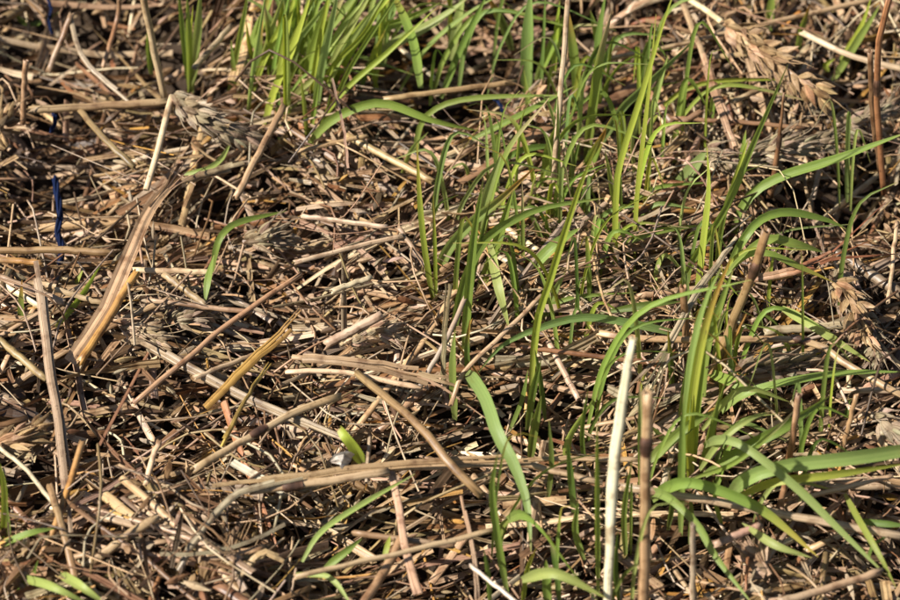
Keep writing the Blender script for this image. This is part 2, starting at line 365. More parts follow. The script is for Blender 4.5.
S([(283,107,14),(258,155,10),(236,197,5)], 7.5, 'tan', 'tan straw leaning down left beneath the top grass tuft', None)
S([(182,182),(212,172),(243,163)], 9, 'grey', 'short grey striped straw under the bent wheat ear', None, z=8, kind='split')
S([(77,107,6),(103,137,8),(133,166,6)], 7, 'olive', 'yellowish straw slanting down right below the level top left straw', None)
S([(23,122,-4),(24,90),(26,62)], 6.5, 'tan', 'short upright straw stub near the top left edge', None, lean=12)
S([(613,58),(687,43),(727,33),(813,13),(880,-2)], 6, 'tan', 'long thin straw passing under the big wheat ear at top right', 'the long top right straw', z=5)
S([(734,101),(778,82)], 6.5, 'tan', 'short straw lying just below the big wheat ear', None, z=7)
S([(703,55,8),(717,97,9),(735,147,6)], 12, 'pink', 'broad striped dry sheath hanging left of the big wheat ear', 'the striped dry sheath', kind='split', strands=3)
S([(684,6),(706,62)], 6.5, 'tan', 'straw leading down from top edge into the striped sheath', None, z=7)
S([(672,118),(740,122),(803,128)], 5, 'brown', 'thin brown straw lying level below the big wheat ear', None, z=6)
S([(770,196,-6),(778,150),(784,93)], 8, 'brown', 'upright brown pointed stub between the two top right wheat ears', 'the pointed brown stub', lean=10, taper=.3, nodes=(.55,))
S([(803,33),(850,55),(906,70)], 6.5, 'pale', 'pale straw running off the right edge near the top', None, z=8)
S([(50,487,10),(63,530,10),(77,586,6)], 8.5, 'olive', 'olive brown stem in the bottom left corner crossing an orange one', 'the crossed bottom left stems')
S([(82,443,10),(67,492,8),(56,525,6),(41,558,3)], 7.5, 'orange', 'orange tan stem in the bottom left corner slanting down left', None)
S([(-8,441),(28,472),(52,502)], 5, 'pale', 'thin pale straw running in from the lower left edge', None, z=6)
S([(-8,334),(45,378)], 8.5, 'olive', 'olive tan straw end entering from left edge below the orange one', None, z=6)
S([(88,566,3),(128,535,8),(155,519,10)], 10, 'tan', 'stout short tan straw lying near the bottom left', 'the stout bottom left straw')
S([(160,554),(205,553),(245,543),(285,524)], 4.5, 'grey', 'thin curved grey strip near the bottom left', None, z=11, kind='flat')
S([(178,570,4),(195,540,9),(225,505,12),(247,490,13),(302,477,13)], 7.5, 'grey', 'curved grey sheath bending up into the long level straw pair', None, kind='split')
S([(159,442,12),(152,462,9),(146,484,6)], 6.5, 'pale', 'short pale straw piece standing out of the left litter', None)
S([(292,357,7),(367,364,9),(440,381,7)], 12, 'tan', 'broad split straw lying level left of the centre grass clump', 'the broad split straw', kind='split', strands=3)
S([(288,372),(340,372),(420,388)], 6, 'pale', 'narrow pale straw just below the broad split straw', None, z=6)
S([(326,344,4),(381,315,9)], 10.5, 'pale', 'stubby pale straw section just above the broad split straw', None)
S([(333,291),(369,278)], 6.5, 'pale', 'tiny pale straw piece above the stubby pale section', None, z=6)
S([(303,216),(386,227)], 5.5, 'pale', 'thin pale straw lying level above the pale pointing straw', None, z=6)
S([(399,228,9),(427,268,4)], 5.5, 'grey', 'short grey straw leaning on the centre grass clump', None)
S([(443,388,-4),(444,340),(448,283)], 6.5, 'grey', 'upright brownish strip at the foot of centre grass clump', None, lean=6, kind='split')
S([(470,288,18),(446,340,12),(418,390,4)], 6, 'grey', 'grey straw leaning left at the foot of centre grass clump', None)
S([(451,404,4),(463,373,10),(497,340,14),(541,296,18)], 5.5, 'tan', 'thin kinked straw rising right from the centre hollow', 'the thin kinked straw')
S([(500,257),(590,311)], 6.5, 'pale', 'pale straw sloping down right amid the centre grass', None, z=3)
S([(504,227),(537,250)], 8, 'pale', 'stubby pale straw chunk amid the centre grass', None, z=3)
S([(522,347),(600,357),(668,364)], 5.5, 'rust', 'thin rusty straw lying level right of centre', 'the thin rusty level straw', z=6)
S([(549,343),(578,398)], 7, 'pale', 'pale straw running down from the thin rusty level straw', None, z=4)
S([(640,296),(712,287)], 7, 'pink', 'pinkish straw lying level behind the splayed grey sheath', None, z=4)
S([(744,280,9),(790,271,12),(832,256,14)], 9, 'rust', 'reddish brown fibrous sheath right of the leaning olive stub', 'the reddish fibrous sheath', kind='split', strands=3)
S([(832,250),(898,292)], 13, 'dark', 'thick dark brown straw at the right edge', 'the thick dark straw', z=3)
S([(897,222,12),(888,302,4)], 4.5, 'pale', 'thin pale upright straw at the right edge', None)
S([(768,331),(846,325)], 9.5, 'grey', 'greyish straw just above the long bent straw', None, z=5)
S([(622,487),(700,499),(762,510),(813,520),(906,537)], 9, 'pink', 'long reddish tan straw crossing the lower right corner', 'the long reddish lower straw', z=8)
S([(812,496),(892,476)], 5.5, 'pink', 'thin straw under the broad leaf at lower right', None, z=6)
S([(780,602),(833,587),(879,572)], 9, 'grey', 'greyish straw lying in the bottom right corner', 'the bottom right straw', z=8)
S([(781,505,-4),(792,443),(799,396)], 7.5, 'rust', 'upright rusty stem behind the broad leaf at lower right', None, lean=15)
S([(841,456,-2),(856,396)], 5.5, 'tan', 'short upright tan straw near the right edge', None, lean=15)
S([(693,606,2),(693,560),(693,526)], 6.5, 'grey', 'short upright grey stub at the bottom edge right of centre', None, lean=15)
S([(716,544),(759,526)], 9, 'pink', 'short pinkish straw piece below the yellow tipped leaf', None, z=4)
S([(355,533),(452,546)], 7, 'brown', 'brown straw lying level under the dark diagonal straw', None, z=3)
S([(462,496,9),(473,550,10),(479,606,7)], 5.5, 'pink', 'thin pinkish strip running down at bottom centre', None, kind='split')
S([(471,566),(516,602)], 4.5, 'white', 'thin bleached straw at the bottom centre edge', None, z=10)
S([(385,99),(427,93),(515,82)], 6, 'tan', 'straw bridging the dark hollow at top centre', 'the straw over the dark hollow', z=7)
S([(348,136),(432,181)], 8, 'tan', 'tan straw sloping down right behind the arching leaf', None, z=4)
S([(298,151),(366,136)], 5, 'tan', 'thin tan straw at the foot of the top grass tuft', None, z=8)
S([(332,78,24),(343,125,14),(348,168,6)], 2.8, 'pink', 'hair thin curved stalk below the top grass tuft', None, kind='flat')
S([(70,17,12),(85,60,10),(131,102,6)], 5.5, 'grey', 'pale grey strip curving down at the top left', None, kind='split')
S([(71,15,14),(49,70,2)], 6.5, 'brown', 'brown straw leaning down left at the top left', None)
S([(195,67),(231,26)], 6.5, 'grey', 'grey straw behind the small grass tuft at top left', None, z=4)
S([(120,-4,14),(117,20),(103,66,0)], 5, 'rust', 'thin rusty stem at the top left edge', None)
S([(652,96,8),(672,122,5)], 9, 'brown', 'brown straw end left of the striped dry sheath', None)
S([(700,112,8),(660,135,2)], 7, 'brown', 'short brown straw below the diagonal blue green blade', None)
S([(262,352,5),(196,377,7)], 6, 'pale', 'pale straw sliver crossing the long grey sloping straw', None)
S([(232,462,6),(284,492,6)], 9, 'white', 'flat bleached straw strip above the long level straw pair', None, kind='flat')
S([(210,560,7),(262,548,7)], 8, 'tan', 'tan straw piece beneath the curved grey strip', None)
S([(238,578,5),(262,553,9),(283,560,7)], 8, 'tan', 'kinked tan straw near the bottom left of centre', None, kind='split')
S([(150,300,6),(250,312,6)], 6, 'brown', 'brown straw right of the thick torn straw', None)
S([(165,275,7),(205,305,5)], 8, 'olive', 'olive straw lying beside the drooping lone blade', None)
S([(135,270,6),(210,272,6)], 6.5, 'pale', 'small pale straw right of the thick torn straw', None)
S([(0,277,6),(62,302,8)], 8, 'grey', 'grey straw sloping behind the long split grey straw', None)
S([(108,305,6),(57,290,9)], 6, 'tan', 'short tan straw tucked behind the thick torn straw', None)

# curled white husk on the level pair
def white_husk():
    P = smooth([at_z(350,462,.013), at_z(341,459,.016), at_z(331,462,.013)], 6); mb = MB()
    r = .0030*np.array([.9,1,.95,.8,.5,.15])
    sweep(mb, P, FLATP, r, r*.9, (.86,.80,.72), .3, up=nrm(CAM), closed=False, sm=False)
    o = link('husk', mb.mesh('husk', M_HUSK, P[0])); o.location = P[0]
    tag(o, 'bright white husk lying against the long level straw pair', 'husk')
white_husk()

# ------------------------------------------------------------------ wheat ears
def boat_template(n=6):
    t = np.linspace(0, 1, n); prof = np.array([(-1, -.25), (-.45, .55), (0, 1.0), (.55, .45), (1, -.35)]); m = 5
    wv = np.array([.30, .80, 1.0, .82, .45, .03])
    V = np.zeros((n, m, 3)); V[..., 1] = t[:, None]
    V[..., 0] = prof[None, :, 0]*wv[:, None]; V[..., 2] = prof[None, :, 1]*wv[:, None] + (.2*np.sin(t*math.pi))[:, None]
    uv = np.stack(np.broadcast_arrays(np.linspace(0,1,m)[None], t[:, None]*.009), -1)
    return V.reshape(-1, 3), gridf(n, m, False), uv.reshape(-1, 2)
BOAT = boat_template()
def add_boat(mb, org, d, up, length, width, height, col, rnd, curl=0.):
    V, F, UV = BOAT; d = nrm(d); s = nrm(np.cross(d, up)); u = np.cross(s, d)
    W = org + s*(V[:, 0:1]*width/2) + d*(V[:, 1:2]*length) + u*(V[:, 2:3]*height/2 + curl*length*V[:, 1:2]**2)
    mb.add(W, F, UV, col, rnd, False)
SPIKES = {}
def spikelet_meshes(colr):
    if colr in SPIKES: return SPIKES[colr]
    out = []
    for v in range(7):
        mb = MB(); c = np.array(PAL[colr])
        for (ax, L_, wd, off) in ((-.24,.0072,.0030,-.0014), (.24,.0074,.0030,.0014), (-.10,.0086,.0032,-.0006), (.11,.0084,.0031,.0007), (.0,.0092,.0029,0)):
            if rng.random() < .12: continue
            a = ax + rng.normal(0, .15); d = np.array([math.sin(a), math.cos(a), rng.normal(.02, .14)])
            add_boat(mb, np.array([off, 0, abs(ax)*-.001 + .0006]), d, np.array([math.sin(a)*.9, 0, 1.0]), L_*rng.uniform(.9, 1.1), wd*rng.uniform(.8, 1.1), .0030, jitter(c, .24), rng.uniform(0,1), curl=rng.uniform(-.16, .22))
            if rng.random() < .35:                             # short awn at the tip
                e = np.array([off, 0, .001]) + nrm(d)*L_; Q = smooth([e - nrm(d)*.002, e + nrm(d)*.003, e + nrm(d)*.007 + rng.normal(0, .001, 3)], 4)
                sweep(mb, Q, circ(4), np.array([.0003,.00025,.0002,.00008]), np.array([.0003,.00025,.0002,.00008]), c*.9, .4)
        out.append(mb.mesh('spikelet', M_HUSK))
    SPIKES[colr] = out; return out
def ear(pts, colr, label, ref=None, stem=None, scale=1.0, cat='wheat ear', z=8):
    P = smooth([at_z(q[0], q[1], (q[2] if len(q) > 2 else z)/1000) for q in pts], 24)
    T = nrm(np.gradient(P, axis=0)); view = nrm(CAM - P.mean(0)); org = P[0].copy()
    root = link('wheat_ear', None); root.location = org; root.empty_display_size = .01
    mb = MB(); sweep(mb, P, C6, .0009, .0006, jitter(PAL[colr]), .2, up=view); link('rachis', mb.mesh('rachis', M_STRAW, org), root)
    if stem:
        Q = smooth([at_z(q[0], q[1], q[2]/1000) for q in stem] + [P[0]], 14); mb = MB()
        sweep(mb, Q, C8, .0011, .001, jitter(PAL['pale']), .6, up=view, caps=True); link('stem', mb.mesh('stem', M_STRAW, org), root)
    Ltot = np.linalg.norm(np.diff(P, axis=0), axis=1).sum(); scale *= .82; n = max(4, int(Ltot/(.0032*scale)))
    ms = spikelet_meshes(colr)
    side = nrm(np.cross(T[12], view) + view*rng.normal(0, .2))
    for k in range(n):
        if rng.random() < .05: continue
        f = (k+.3)/n*23; i = min(int(f), 22); p = P[i]*(1-(f-i)) + P[i+1]*(f-i); t = T[i]
        sgn = 1 if k % 2 else -1
        d = nrm(t*math.cos(.33) + side*sgn*math.sin(.33)*rng.uniform(.3, 1.5) + view*rng.normal(.04, .16))
        u = nrm(view + side*sgn*.5 + rng.normal(0, .35, 3)); s = nrm(np.cross(d, u)); u = np.cross(s, d)
        sc = scale*(1-.3*(k/n)**3)*rng.uniform(.88, 1.22)
        o = link('spikelet', ms[int(rng.integers(0, 7))], root)
        Mx = Matrix(((s[0]*sc, d[0]*sc, u[0]*sc, 0), (s[1]*sc, d[1]*sc, u[1]*sc, 0), (s[2]*sc, d[2]*sc, u[2]*sc, 0), (0,0,0,1)))
        Mx.translation = Vector(p + side*sgn*.0008 - org); o.matrix_local = Mx
        for _ in range(4): HERO_PTS.append((p + d*.003*_, .003))
    tag(root, label, cat, 'wheat ears lying in the litter')
    if ref: x, y, _ = project(P[12]); LAND.append((x, y, ref))
    return root
ear([(722,22,12),(745,38,14),(775,60,15),(800,80,14),(826,99,11)], 'tan', 'big tan wheat ear lying in sun at the top right', 'the big wheat ear', stem=[(690,0,8),(706,10,10)], scale=1.25)
ear([(172,96,14),(192,112,14),(222,128,10),(258,140,5)], 'grey', 'grey wheat ear bent over its stalk at the top left', 'the bent wheat ear', stem=[(146,190,5),(158,150,10),(166,118,14)], scale=1.15)
ear([(738,157,5),(770,150,9),(800,145,9),(834,139,7)], 'grey', 'grey flattened wheat ear below the big tan one', 'the flattened grey ear', scale=1.0)
ear([(833,284,8),(848,297,10),(857,318,10),(864,344,7)], 'tan', 'short tan wheat ear drooping right of the reddish fibrous sheath', 'the short drooping ear', scale=1.05)
ear([(738,372,0),(770,368,2),(805,364,2),(842,362,0)], 'grey', 'dull wheat ear half buried below the long bent straw', 'the half buried ear', scale=1.0)
ear([(872,415,8),(886,424,9),(904,440,8)], 'grey', 'greyish wheat ear at the right edge below the long bent straw', None, scale=1.05)
ear([(-2,446,1),(16,440,3),(40,428,3)], 'tan', 'plump tan wheat ear at the left edge above the crossed stems', None, scale=1.0)
ear([(205,585,-1),(222,568,2),(240,548,3)], 'tan', 'tan wheat ear standing out near the bottom left of centre', 'the bottom left wheat ear', scale=1.05)
ear([(118,325,-1),(140,333,1),(165,345,0)], 'pale', 'pale wheat ear right of the foot of the thick torn straw', 'the small pale ear', scale=.9)
ear([(243,242,-1),(262,239,1),(290,234,0)], 'grey', 'small greyish wheat ear beside the drooping lone blade', None, scale=.95)
ear([(165,322,-2),(190,316,0),(212,312,-1)], 'grey', 'worn grey wheat ear between thick torn straw and bright orange straw', None, scale=.9)
ear([(705,150,6),(722,158,7),(738,172,5)], 'grey', 'broken grey ear end beside the diagonal green blade at top right', None, scale=.9)
ear([(835,262,2),(870,330,4),(880,362,5)], 'grey', 'thin frayed grey ear between the drooping ear and the right edge', None, scale=.9)
ear([(770,575,-2),(760,560,0),(745,545,0)], 'pink', 'broken pinkish ear below the yellow tipped leaf', None, scale=.95)
ear([(835,125,0),(870,118,4),(900,100,5)], 'grey', 'worn grey ear by the tall rusty stem', None, scale=.95)
ear([(10,150,3),(-5,132,6),(14,116,8)], 'tan', 'tangled tan ear at the left edge under the level top left straw', None, scale=.95)
ear([(340,345,-2),(372,330,0),(400,335,-1)], 'pale', 'pale broken ear beside the stubby pale straw section', None, scale=.9)
ear([(170,500,-2),(196,520,0),(188,545,0)], 'pink', 'curled pinkish ear below the jointed tan straw', None, scale=.9)

# ------------------------------------------------------------------ grass
GREEN = {'g': (.245,.325,.065), 'y': (.37,.43,.065), 'b': (.25,.325,.095), 'd': (.15,.21,.045), 'p': (.37,.44,.125)}
def blade_pts(pts, lean, z0):
    P = [at_z(pts[0][0], pts[0][1], (pts[0][2] if len(pts[0]) > 2 else z0)/1000)]
    for q in pts[1:]:
        P.append(at_z(q[0], q[1], q[2]/1000) if len(q) > 2 else at_plane(q[0], q[1], P[0], R(lean)))
    return P
def make_blade(P, width, key, tip=None, roll=None, root=None, org=None, both=False, n=16, cut=False):
    P = smooth(P, n); t = np.linspace(0, 1, n)
    wv = width/2*np.minimum(1, .55+t*2.2)*(np.clip((1-t)/.38, 0, 1)**.7 if not cut else np.minimum(1, .8+(1-t)*2))
    if both: wv = width/2*np.clip(t/.35, 0, 1)**.7*np.clip((1-t)/.45, 0, 1)**.75
    wv = np.maximum(wv, .00012)
    c = jitter(GREEN[key], .14); pale = np.array([.26,.27,.10])
    cv = c[None]*np.ones((n, 1)); k = np.clip(1-t/.25, 0, 1)[:, None]*.45; cv = cv*(1-k) + pale*k
    if tip:
        tc = np.array({'y': (.42,.33,.06), 'o': (.45,.24,.06), 's': (.50,.38,.20)}[tip]); k = np.clip((t-.62)/.3, 0, 1)[:, None]; cv = cv*(1-k) + tc*k
    else:
        k = np.clip((t-.93)/.07, 0, 1)[:, None]*.7; cv = cv*(1-k) + np.array([.40,.30,.10])*k
    if roll is None: roll = rng.uniform(-.6, .6)
    mb = MB(); view = nrm(CAM - P[n//2])
    sweep(mb, P, VEE, wv, wv*rng.uniform(.6, 1.3), cv, rng.uniform(0, 1), up=view, roll=roll + np.linspace(0, rng.uniform(-.7, .7), n), closed=False)
    o = link('leaf_blade', mb.mesh('leaf_blade', M_GRASS, org), root)
    for i in range(n-1):
        for f in (0, .25, .5, .75): HERO_PTS.append((P[i]*(1-f)+P[i+1]*f, wv[i]))
    return P
NPLANT = 0
def plant(label, ref, blades, z0=-12, cat='grass', group='grass plants growing through the straw'):
    """blades: (points, width in px, colour key, options)"""
    root = link('grass_plant', None); root.empty_display_size = .01
    b0 = blades[0][0][0]; org = at_z(b0[0], b0[1], (b0[2] if len(b0) > 2 else z0)/1000); root.location = org
    xs = []
    for b in blades:
        pts, wpx, key = b[:3]; op = b[3] if len(b) > 3 else {}
        P = blade_pts(pts, op.get('lean', rng.uniform(-4, 14)), op.get('z0', z0))
        Q = make_blade(P, wpx*px_size(P[0])*.94, key, op.get('tip', str(rng.choice(['y', 's', 'o'])) if rng.random() < .16 else None), op.get('roll'), root, org, op.get('both', False), cut=op.get('cut', False))
        xs.append(project(Q[len(Q)//2])[:2])
    tag(root, label, cat, group)
    if ref: a = np.mean(xs, 0); LAND.append((a[0], a[1], ref))
    return root
B = dict(both=True)
plant('small tuft of three upright green blades at the top left', 'the small top left tuft', [
    ([(190,92),(184,45),(178,-12)], 6, 'g'), ([(191,92),(196,45),(201,-14)], 9, 'p', {'roll': .1}), ([(189,92),(189,50),(187,-6)], 7, 'g'), ([(191,90),(190,40),(193,5)], 5, 'y')])
plant('dense bright green grass tuft at the top left of centre', 'the dense top tuft', [
    ([(228,96),(238,45),(249,-12)], 6, 'g'), ([(236,72),(252,46),(262,22),(274,-6)], 13, 'g', {'roll': .2}), ([(262,135),(274,92),(292,50),(312,-8)], 8, 'y'),
    ([(276,84),(279,40),(283,-14)], 7, 'y'), ([(282,80),(288,40),(299,-12)], 8, 'g'), ([(270,90),(268,40),(262,-10)], 6, 'g'), ([(292,88),(303,40),(322,-14)], 9, 'g'),
    ([(286,90),(296,50),(311,-14)], 7, 'p'), ([(298,100),(313,50),(333,-14)], 10, 'g'), ([(292,95),(306,70),(322,55),(367,33),(410,17),(440,2)], 13, 'g', {'lean': 25, 'roll': 0}),
    ([(304,84),(318,40),(345,8),(362,-12)], 12, 'p', {'lean': 20}), ([(272,82),(270,50),(276,10)], 9, 'g'), ([(240,100),(234,70),(231,40)], 5, 'g'), ([(285,120),(300,92),(316,76)], 10, 'p', {'roll': .2}),
    ([(318,110),(330,70),(362,35),(380,5)], 6, 'y'), ([(248,88),(258,55),(263,15)], 8, 'd'), ([(300,70),(296,30),(300,-10)], 8, 'g'), ([(262,80),(250,50),(246,20)], 5, 'y')] + [
    ([(a, b), (a+c*.3, b*.55), (a+c, -14)], w_, k_) for a, b, c, w_, k_ in zip(rng.uniform(238, 330, 26), rng.uniform(60, 125, 26), rng.normal(48, 28, 26), rng.uniform(4.5, 9, 26), rng.choice(['y', 'g', 'p', 'p', 'y'], 26))])
plant('grass plant with a leaf arching right at the foot of the top tuft', 'the arching leaf', [
    ([(307,148,-4),(327,123,8),(357,107,14),(387,103,16),(433,120,12),(480,131,6)], 10, 'g', {'roll': .1}), ([(308,148),(304,105),(300,74)], 5, 'g'), ([(309,148),(314,110),(319,78)], 5, 'g'),
    ([(306,150),(340,95),(390,50),(436,8)], 6, 'y', {'lean': 20}), ([(310,148),(325,115),(331,92)], 4, 'g')])
plant('grass with broad slanting leaves beside the dark hollow at top centre', 'the slanting leaves above the hollow', [
    ([(374,92),(380,40),(383,-12)], 6, 'y'), ([(352,86),(390,47),(433,23),(468,-2)], 11, 'p', {'lean': 25, 'roll': .1}), ([(421,88,4),(413,40,18),(395,-2,30),(386,-12,34)], 10, 'g', {'roll': .2}),
    ([(450,60),(456,30),(465,-12)], 10, 'p', {'roll': 0}), ([(441,98),(460,50),(489,-10)], 7, 'g'), ([(360,90),(374,55),(390,20)], 6, 'g'), ([(378,92),(372,60),(385,30)], 5, 'y'), ([(400,90),(430,45),(470,12),(500,-5)], 5, 'g', {'lean': 20})])
plant('lone yellow green shoot with a leaf bent level to the right', 'the lone bent shoot', [
    ([(434,306),(425,250),(420,200),(417,143)], 6.5, 'y', {'roll': .1, 'lean': 4}), ([(416,175),(418,133),(433,110),(473,98),(562,95)], 6, 'g', {'lean': 15}), ([(436,306),(435,250),(433,196)], 4, 'y', {'lean': 3}),
    ([(400,180),(411,150),(428,132)], 5, 'p')])
plant('centre grass clump with broad blue green leaves arching up right', 'the centre grass clump', [
    ([(432,290),(447,250),(473,220),(498,200),(534,168)], 12, 'b', {'lean': 12, 'roll': -.2}), ([(450,352),(458,307),(467,273),(487,237),(513,220),(545,207),(604,198)], 10, 'g', {'lean': 12}),
    ([(470,262),(483,205),(502,152)], 11, 'p', {'lean': 8}), ([(464,362),(468,300),(474,233),(483,180)], 9, 'g', {'lean': 4}), ([(476,300),(496,245),(513,190)], 10, 'g', {'lean': 6}), ([(490,245,14),(498,285,14),(509,328,4)], 10, 'p', {'roll': 0}),
    ([(455,420),(453,370),(455,330)], 9, 'g', {'lean': 0}), ([(470,390),(467,350),(470,320)], 6, 'd', {'lean': 0}), ([(478,260),(503,160),(549,98)], 6, 'g', {'lean': 10}), ([(462,330),(478,250),(490,200)], 6, 'd')])
plant('upright jointed grass shoot right of the centre clump', 'the upright shoot right of centre', [
    ([(530,400),(537,323),(549,283),(563,237),(582,180),(600,138)], 7.5, 'y', {'lean': 6, 'roll': .1}), ([(541,330),(550,300),(565,272)], 9, 'p'), ([(525,275,2),(553,247,12),(580,228,14)], 12, 'g', {'roll': .1}), ([(550,262),(548,240),(546,216)], 7, 'g'),
    ([(527,430),(533,390),(541,360)], 8, 'g'), ([(545,420),(540,380),(535,350)], 6, 'd')])
plant('drooping lone blade curving over the left of centre', 'the drooping lone blade', [
    ([(212,272,2),(217,245,12),(226,230,15),(243,221,14),(287,211,8)], 7, 'g', {'roll': 0}), ([(205,303,4),(208,280,8),(214,255,10)], 8, 'g', {'both': True})])
plant('bright short curled green leaf just above the long level pair', 'the short curled green leaf', [
    ([(362,463,6),(354,447,13),(347,437,17),(340,428,18)], 13, 'y', {'roll': 0, 'cut': True})])
plant('small green blade beside the long split grey straw', None, [([(20,338),(21,310),(22,280)], 7, 'g', {'lean': 0})])
plant('slim green blades sprouting behind the thick torn straw', None, [([(56,327,2),(80,297,7),(102,262,9)], 8, 'g', {}), ([(63,300),(75,285),(84,268)], 5, 'y', {'lean': 40})])
plant('grass at the left bottom corner with leaves bending inward', 'the bottom left corner grass', [
    ([(-2,556),(4,520),(3,480),(-6,452)], 7, 'y'), ([(-8,549,4),(28,534,11),(58,528,9)], 8, 'g', {}), ([(20,578,-2),(45,584,12),(64,592,14),(92,606,8)], 9, 'p', {'roll': 0}), ([(60,574,0),(80,586,12),(108,606,8)], 10, 'p', {'roll': 0}),
    ([(-6,580),(10,592),(24,606)], 8, 'g', {'lean': -80}), ([(8,565),(9,530),(6,500)], 4, 'g'), ([(10,600),(30,580),(38,560)], 6, 'd')])
plant('thin green blades lying under the long level pair at bottom', None, [
    ([(302,562,2),(320,533,6),(357,507,8),(415,474,10)], 6, 'p', {'roll': .2}), ([(325,568,2),(345,552,6),(362,538,8)], 8, 'g', {'roll': 0}), ([(384,560,2),(387,548,4),(390,536,5)], 6, 'y'), ([(296,574,2),(330,578,6),(352,606,4)], 6, 'p')])
plant('small green shoot at the top left beside the upright stem', None, [([(151,74),(149,55),(147,32)], 6, 'g'), ([(10,10),(30,25),(60,12)], 6, 'd')])
plant('pale green curved blade under the bent wheat ear', None, [([(184,174,5),(205,170,7),(220,160,7),(231,142,5)], 6, 'p')])
plant('sparse upright blades at the top right beside the big wheat ear', 'the sparse top right blades', [
    ([(797,54),(801,30),(810,4)], 7, 'g'), ([(832,82),(855,45),(880,5)], 8, 'g', {'lean': 10}), ([(767,38),(770,15),(773,-12)], 9, 'g'), ([(756,82),(757,70),(758,58)], 5, 'd'), ([(828,72),(826,64),(835,58)], 6, 'y'), ([(840,60),(862,25),(872,-5)], 5, 'y')])
plant('group of narrow and broad upright blades right of the dark hollow', 'the upright blades right of the hollow', [
    ([(527,98),(527,55),(531,-12)], 13, 'b', {'roll': 0, 'lean': 5}), ([(512,50),(503,25),(487,-6)], 9, 'd'), ([(580,118),(574,55),(566,2)], 10, 'g', {'roll': .1}), ([(586,160),(592,110),(600,55),(612,10)], 10, 'g'),
    ([(540,100),(543,50),(546,-10)], 5, 'd'), ([(536,80),(552,45),(566,12)], 9, 'g'), ([(546,200),(548,150),(566,110)], 10, 'g'), ([(580,190),(590,160),(606,128)], 13, 'g', {'roll': .1}), ([(472,139,6),(517,117,12),(575,86,16)], 7, 'g', {'roll': .2}),
    ([(498,162,2),(525,149,8),(560,145,6)], 7, 'd'), ([(553,80),(556,40),(560,0)], 6, 'y'), ([(600,100),(598,50),(606,-8)], 9, 'd'), ([(570,210),(572,170),(580,140)], 6, 'd'), ([(532,130),(528,100),(524,70)], 6, 'g')])
plant('tall yellow green paired shoots right of top centre', 'the tall yellow green shoots', [
    ([(615,298),(616,200),(621,160),(640,100),(660,33),(676,-14)], 6.5, 'y', {'lean': 8, 'roll': .2}), ([(634,280),(637,200),(643,143),(650,83),(656,14)], 5.5, 'y', {'lean': 6}), ([(596,152),(620,110),(643,87),(696,38)], 10, 'b', {'lean': 10}),
    ([(645,150),(652,110),(668,55)], 7, 'p', {'lean': 8}), ([(620,240),(612,190),(605,150)], 6, 'g'), ([(640,200),(632,150),(636,110)], 5, 'p'), ([(596,90),(600,50),(590,10)], 10, 'g'), ([(600,255,4),(650,233,12),(702,225,9)], 7, 'g', {}), ([(658,228),(680,226),(702,226)], 7, 'y', {'lean': 40})])
plant('bluish green slanting blades in the upper right grass', None, [
    ([(664,206),(685,178),(708,148)], 15, 'b', {'lean': 15, 'roll': .1}), ([(695,320),(703,247),(709,190),(707,146)], 8, 'y', {'lean': 5}), ([(668,318),(690,265),(727,205),(750,150),(788,64)], 8, 'g', {'lean': 8}), ([(738,208),(741,170),(746,130)], 9, 'g'),
    ([(728,250),(747,200),(780,177),(833,160),(908,132)], 10, 'g', {'lean': 25, 'roll': .1}), ([(716,240),(735,180),(748,140)], 6, 'y'), ([(655,170),(668,178),(690,182)], 8, 'd')])
plant('main grass clump at right of centre with thick pale green shoot', 'the main right grass clump', [
    ([(688,482),(690,420),(699,355),(712,305),(731,258)], 9, 'y', {'lean': 8, 'roll': 0}), ([(686,482),(686,420),(692,355),(704,305),(722,266)], 8, 'p', {'lean': 9, 'roll': .2}), ([(693,480),(696,420),(703,370),(706,330)], 7, 'g', {'lean': 7}), ([(700,420),(706,350),(722,300),(733,270)], 10, 'g', {'lean': 6}), ([(728,268,14),(743,240,26),(760,220,30),(787,212,30),(827,220,24),(846,229,20)], 9, 'g', {'roll': .1}),
    ([(736,262,14),(767,240,20),(795,244,18),(823,252,12)], 10, 'g', {'roll': .1}), ([(726,275,10),(745,256,18),(767,253,20),(800,267,14),(833,282,8)], 7, 'g', {'tip': 'y'}), ([(708,372,4),(735,383,12),(770,399,8)], 11, 'g', {'roll': 0}),
    ([(722,412,2),(745,394,12),(787,382,16),(847,373,15),(908,372,12)], 9, 'g', {}), ([(705,475,0),(747,447,13),(787,425,19),(830,396,17)], 12, 'g', {'roll': .1, 'tip': None}), ([(700,470,0),(722,440,18),(748,420,24),(770,412,20)], 7, 'p', {}), ([(694,478,0),(735,462,16),(775,430,22),(800,405,22)], 6, 'g', {}), ([(702,430,4),(728,398,18),(750,388,22),(790,402,14)], 7, 'p', {}), ([(704,446,4),(717,440,20),(735,441,26),(760,457,26),(800,490,20),(833,523,14),(888,577,6)], 10, 'b', {'roll': .1}),
    ([(681,535),(682,470),(683,395)], 8, 'g'), ([(690,490),(690,440),(694,395)], 9, 'y'), ([(698,480),(710,435),(720,392)], 9, 'g'), ([(648,462,2),(683,430,14),(714,410,16)], 12, 'g', {'roll': .1}),
    ([(600,313,10),(647,305,14),(684,301,12)], 8, 'd', {'both': True}), ([(690,337,8),(640,325,14),(583,317,18),(533,330,16),(500,347,10),(478,373,4)], 9, 'b', {'roll': .1}), ([(676,460),(664,440),(650,425)], 7, 'd'),
    ([(707,470),(712,450),(716,420)], 6, 'd'), ([(716,490),(724,460),(734,440)], 7, 'g'), ([(672,400),(671,370),(668,330)], 6, 'd')])
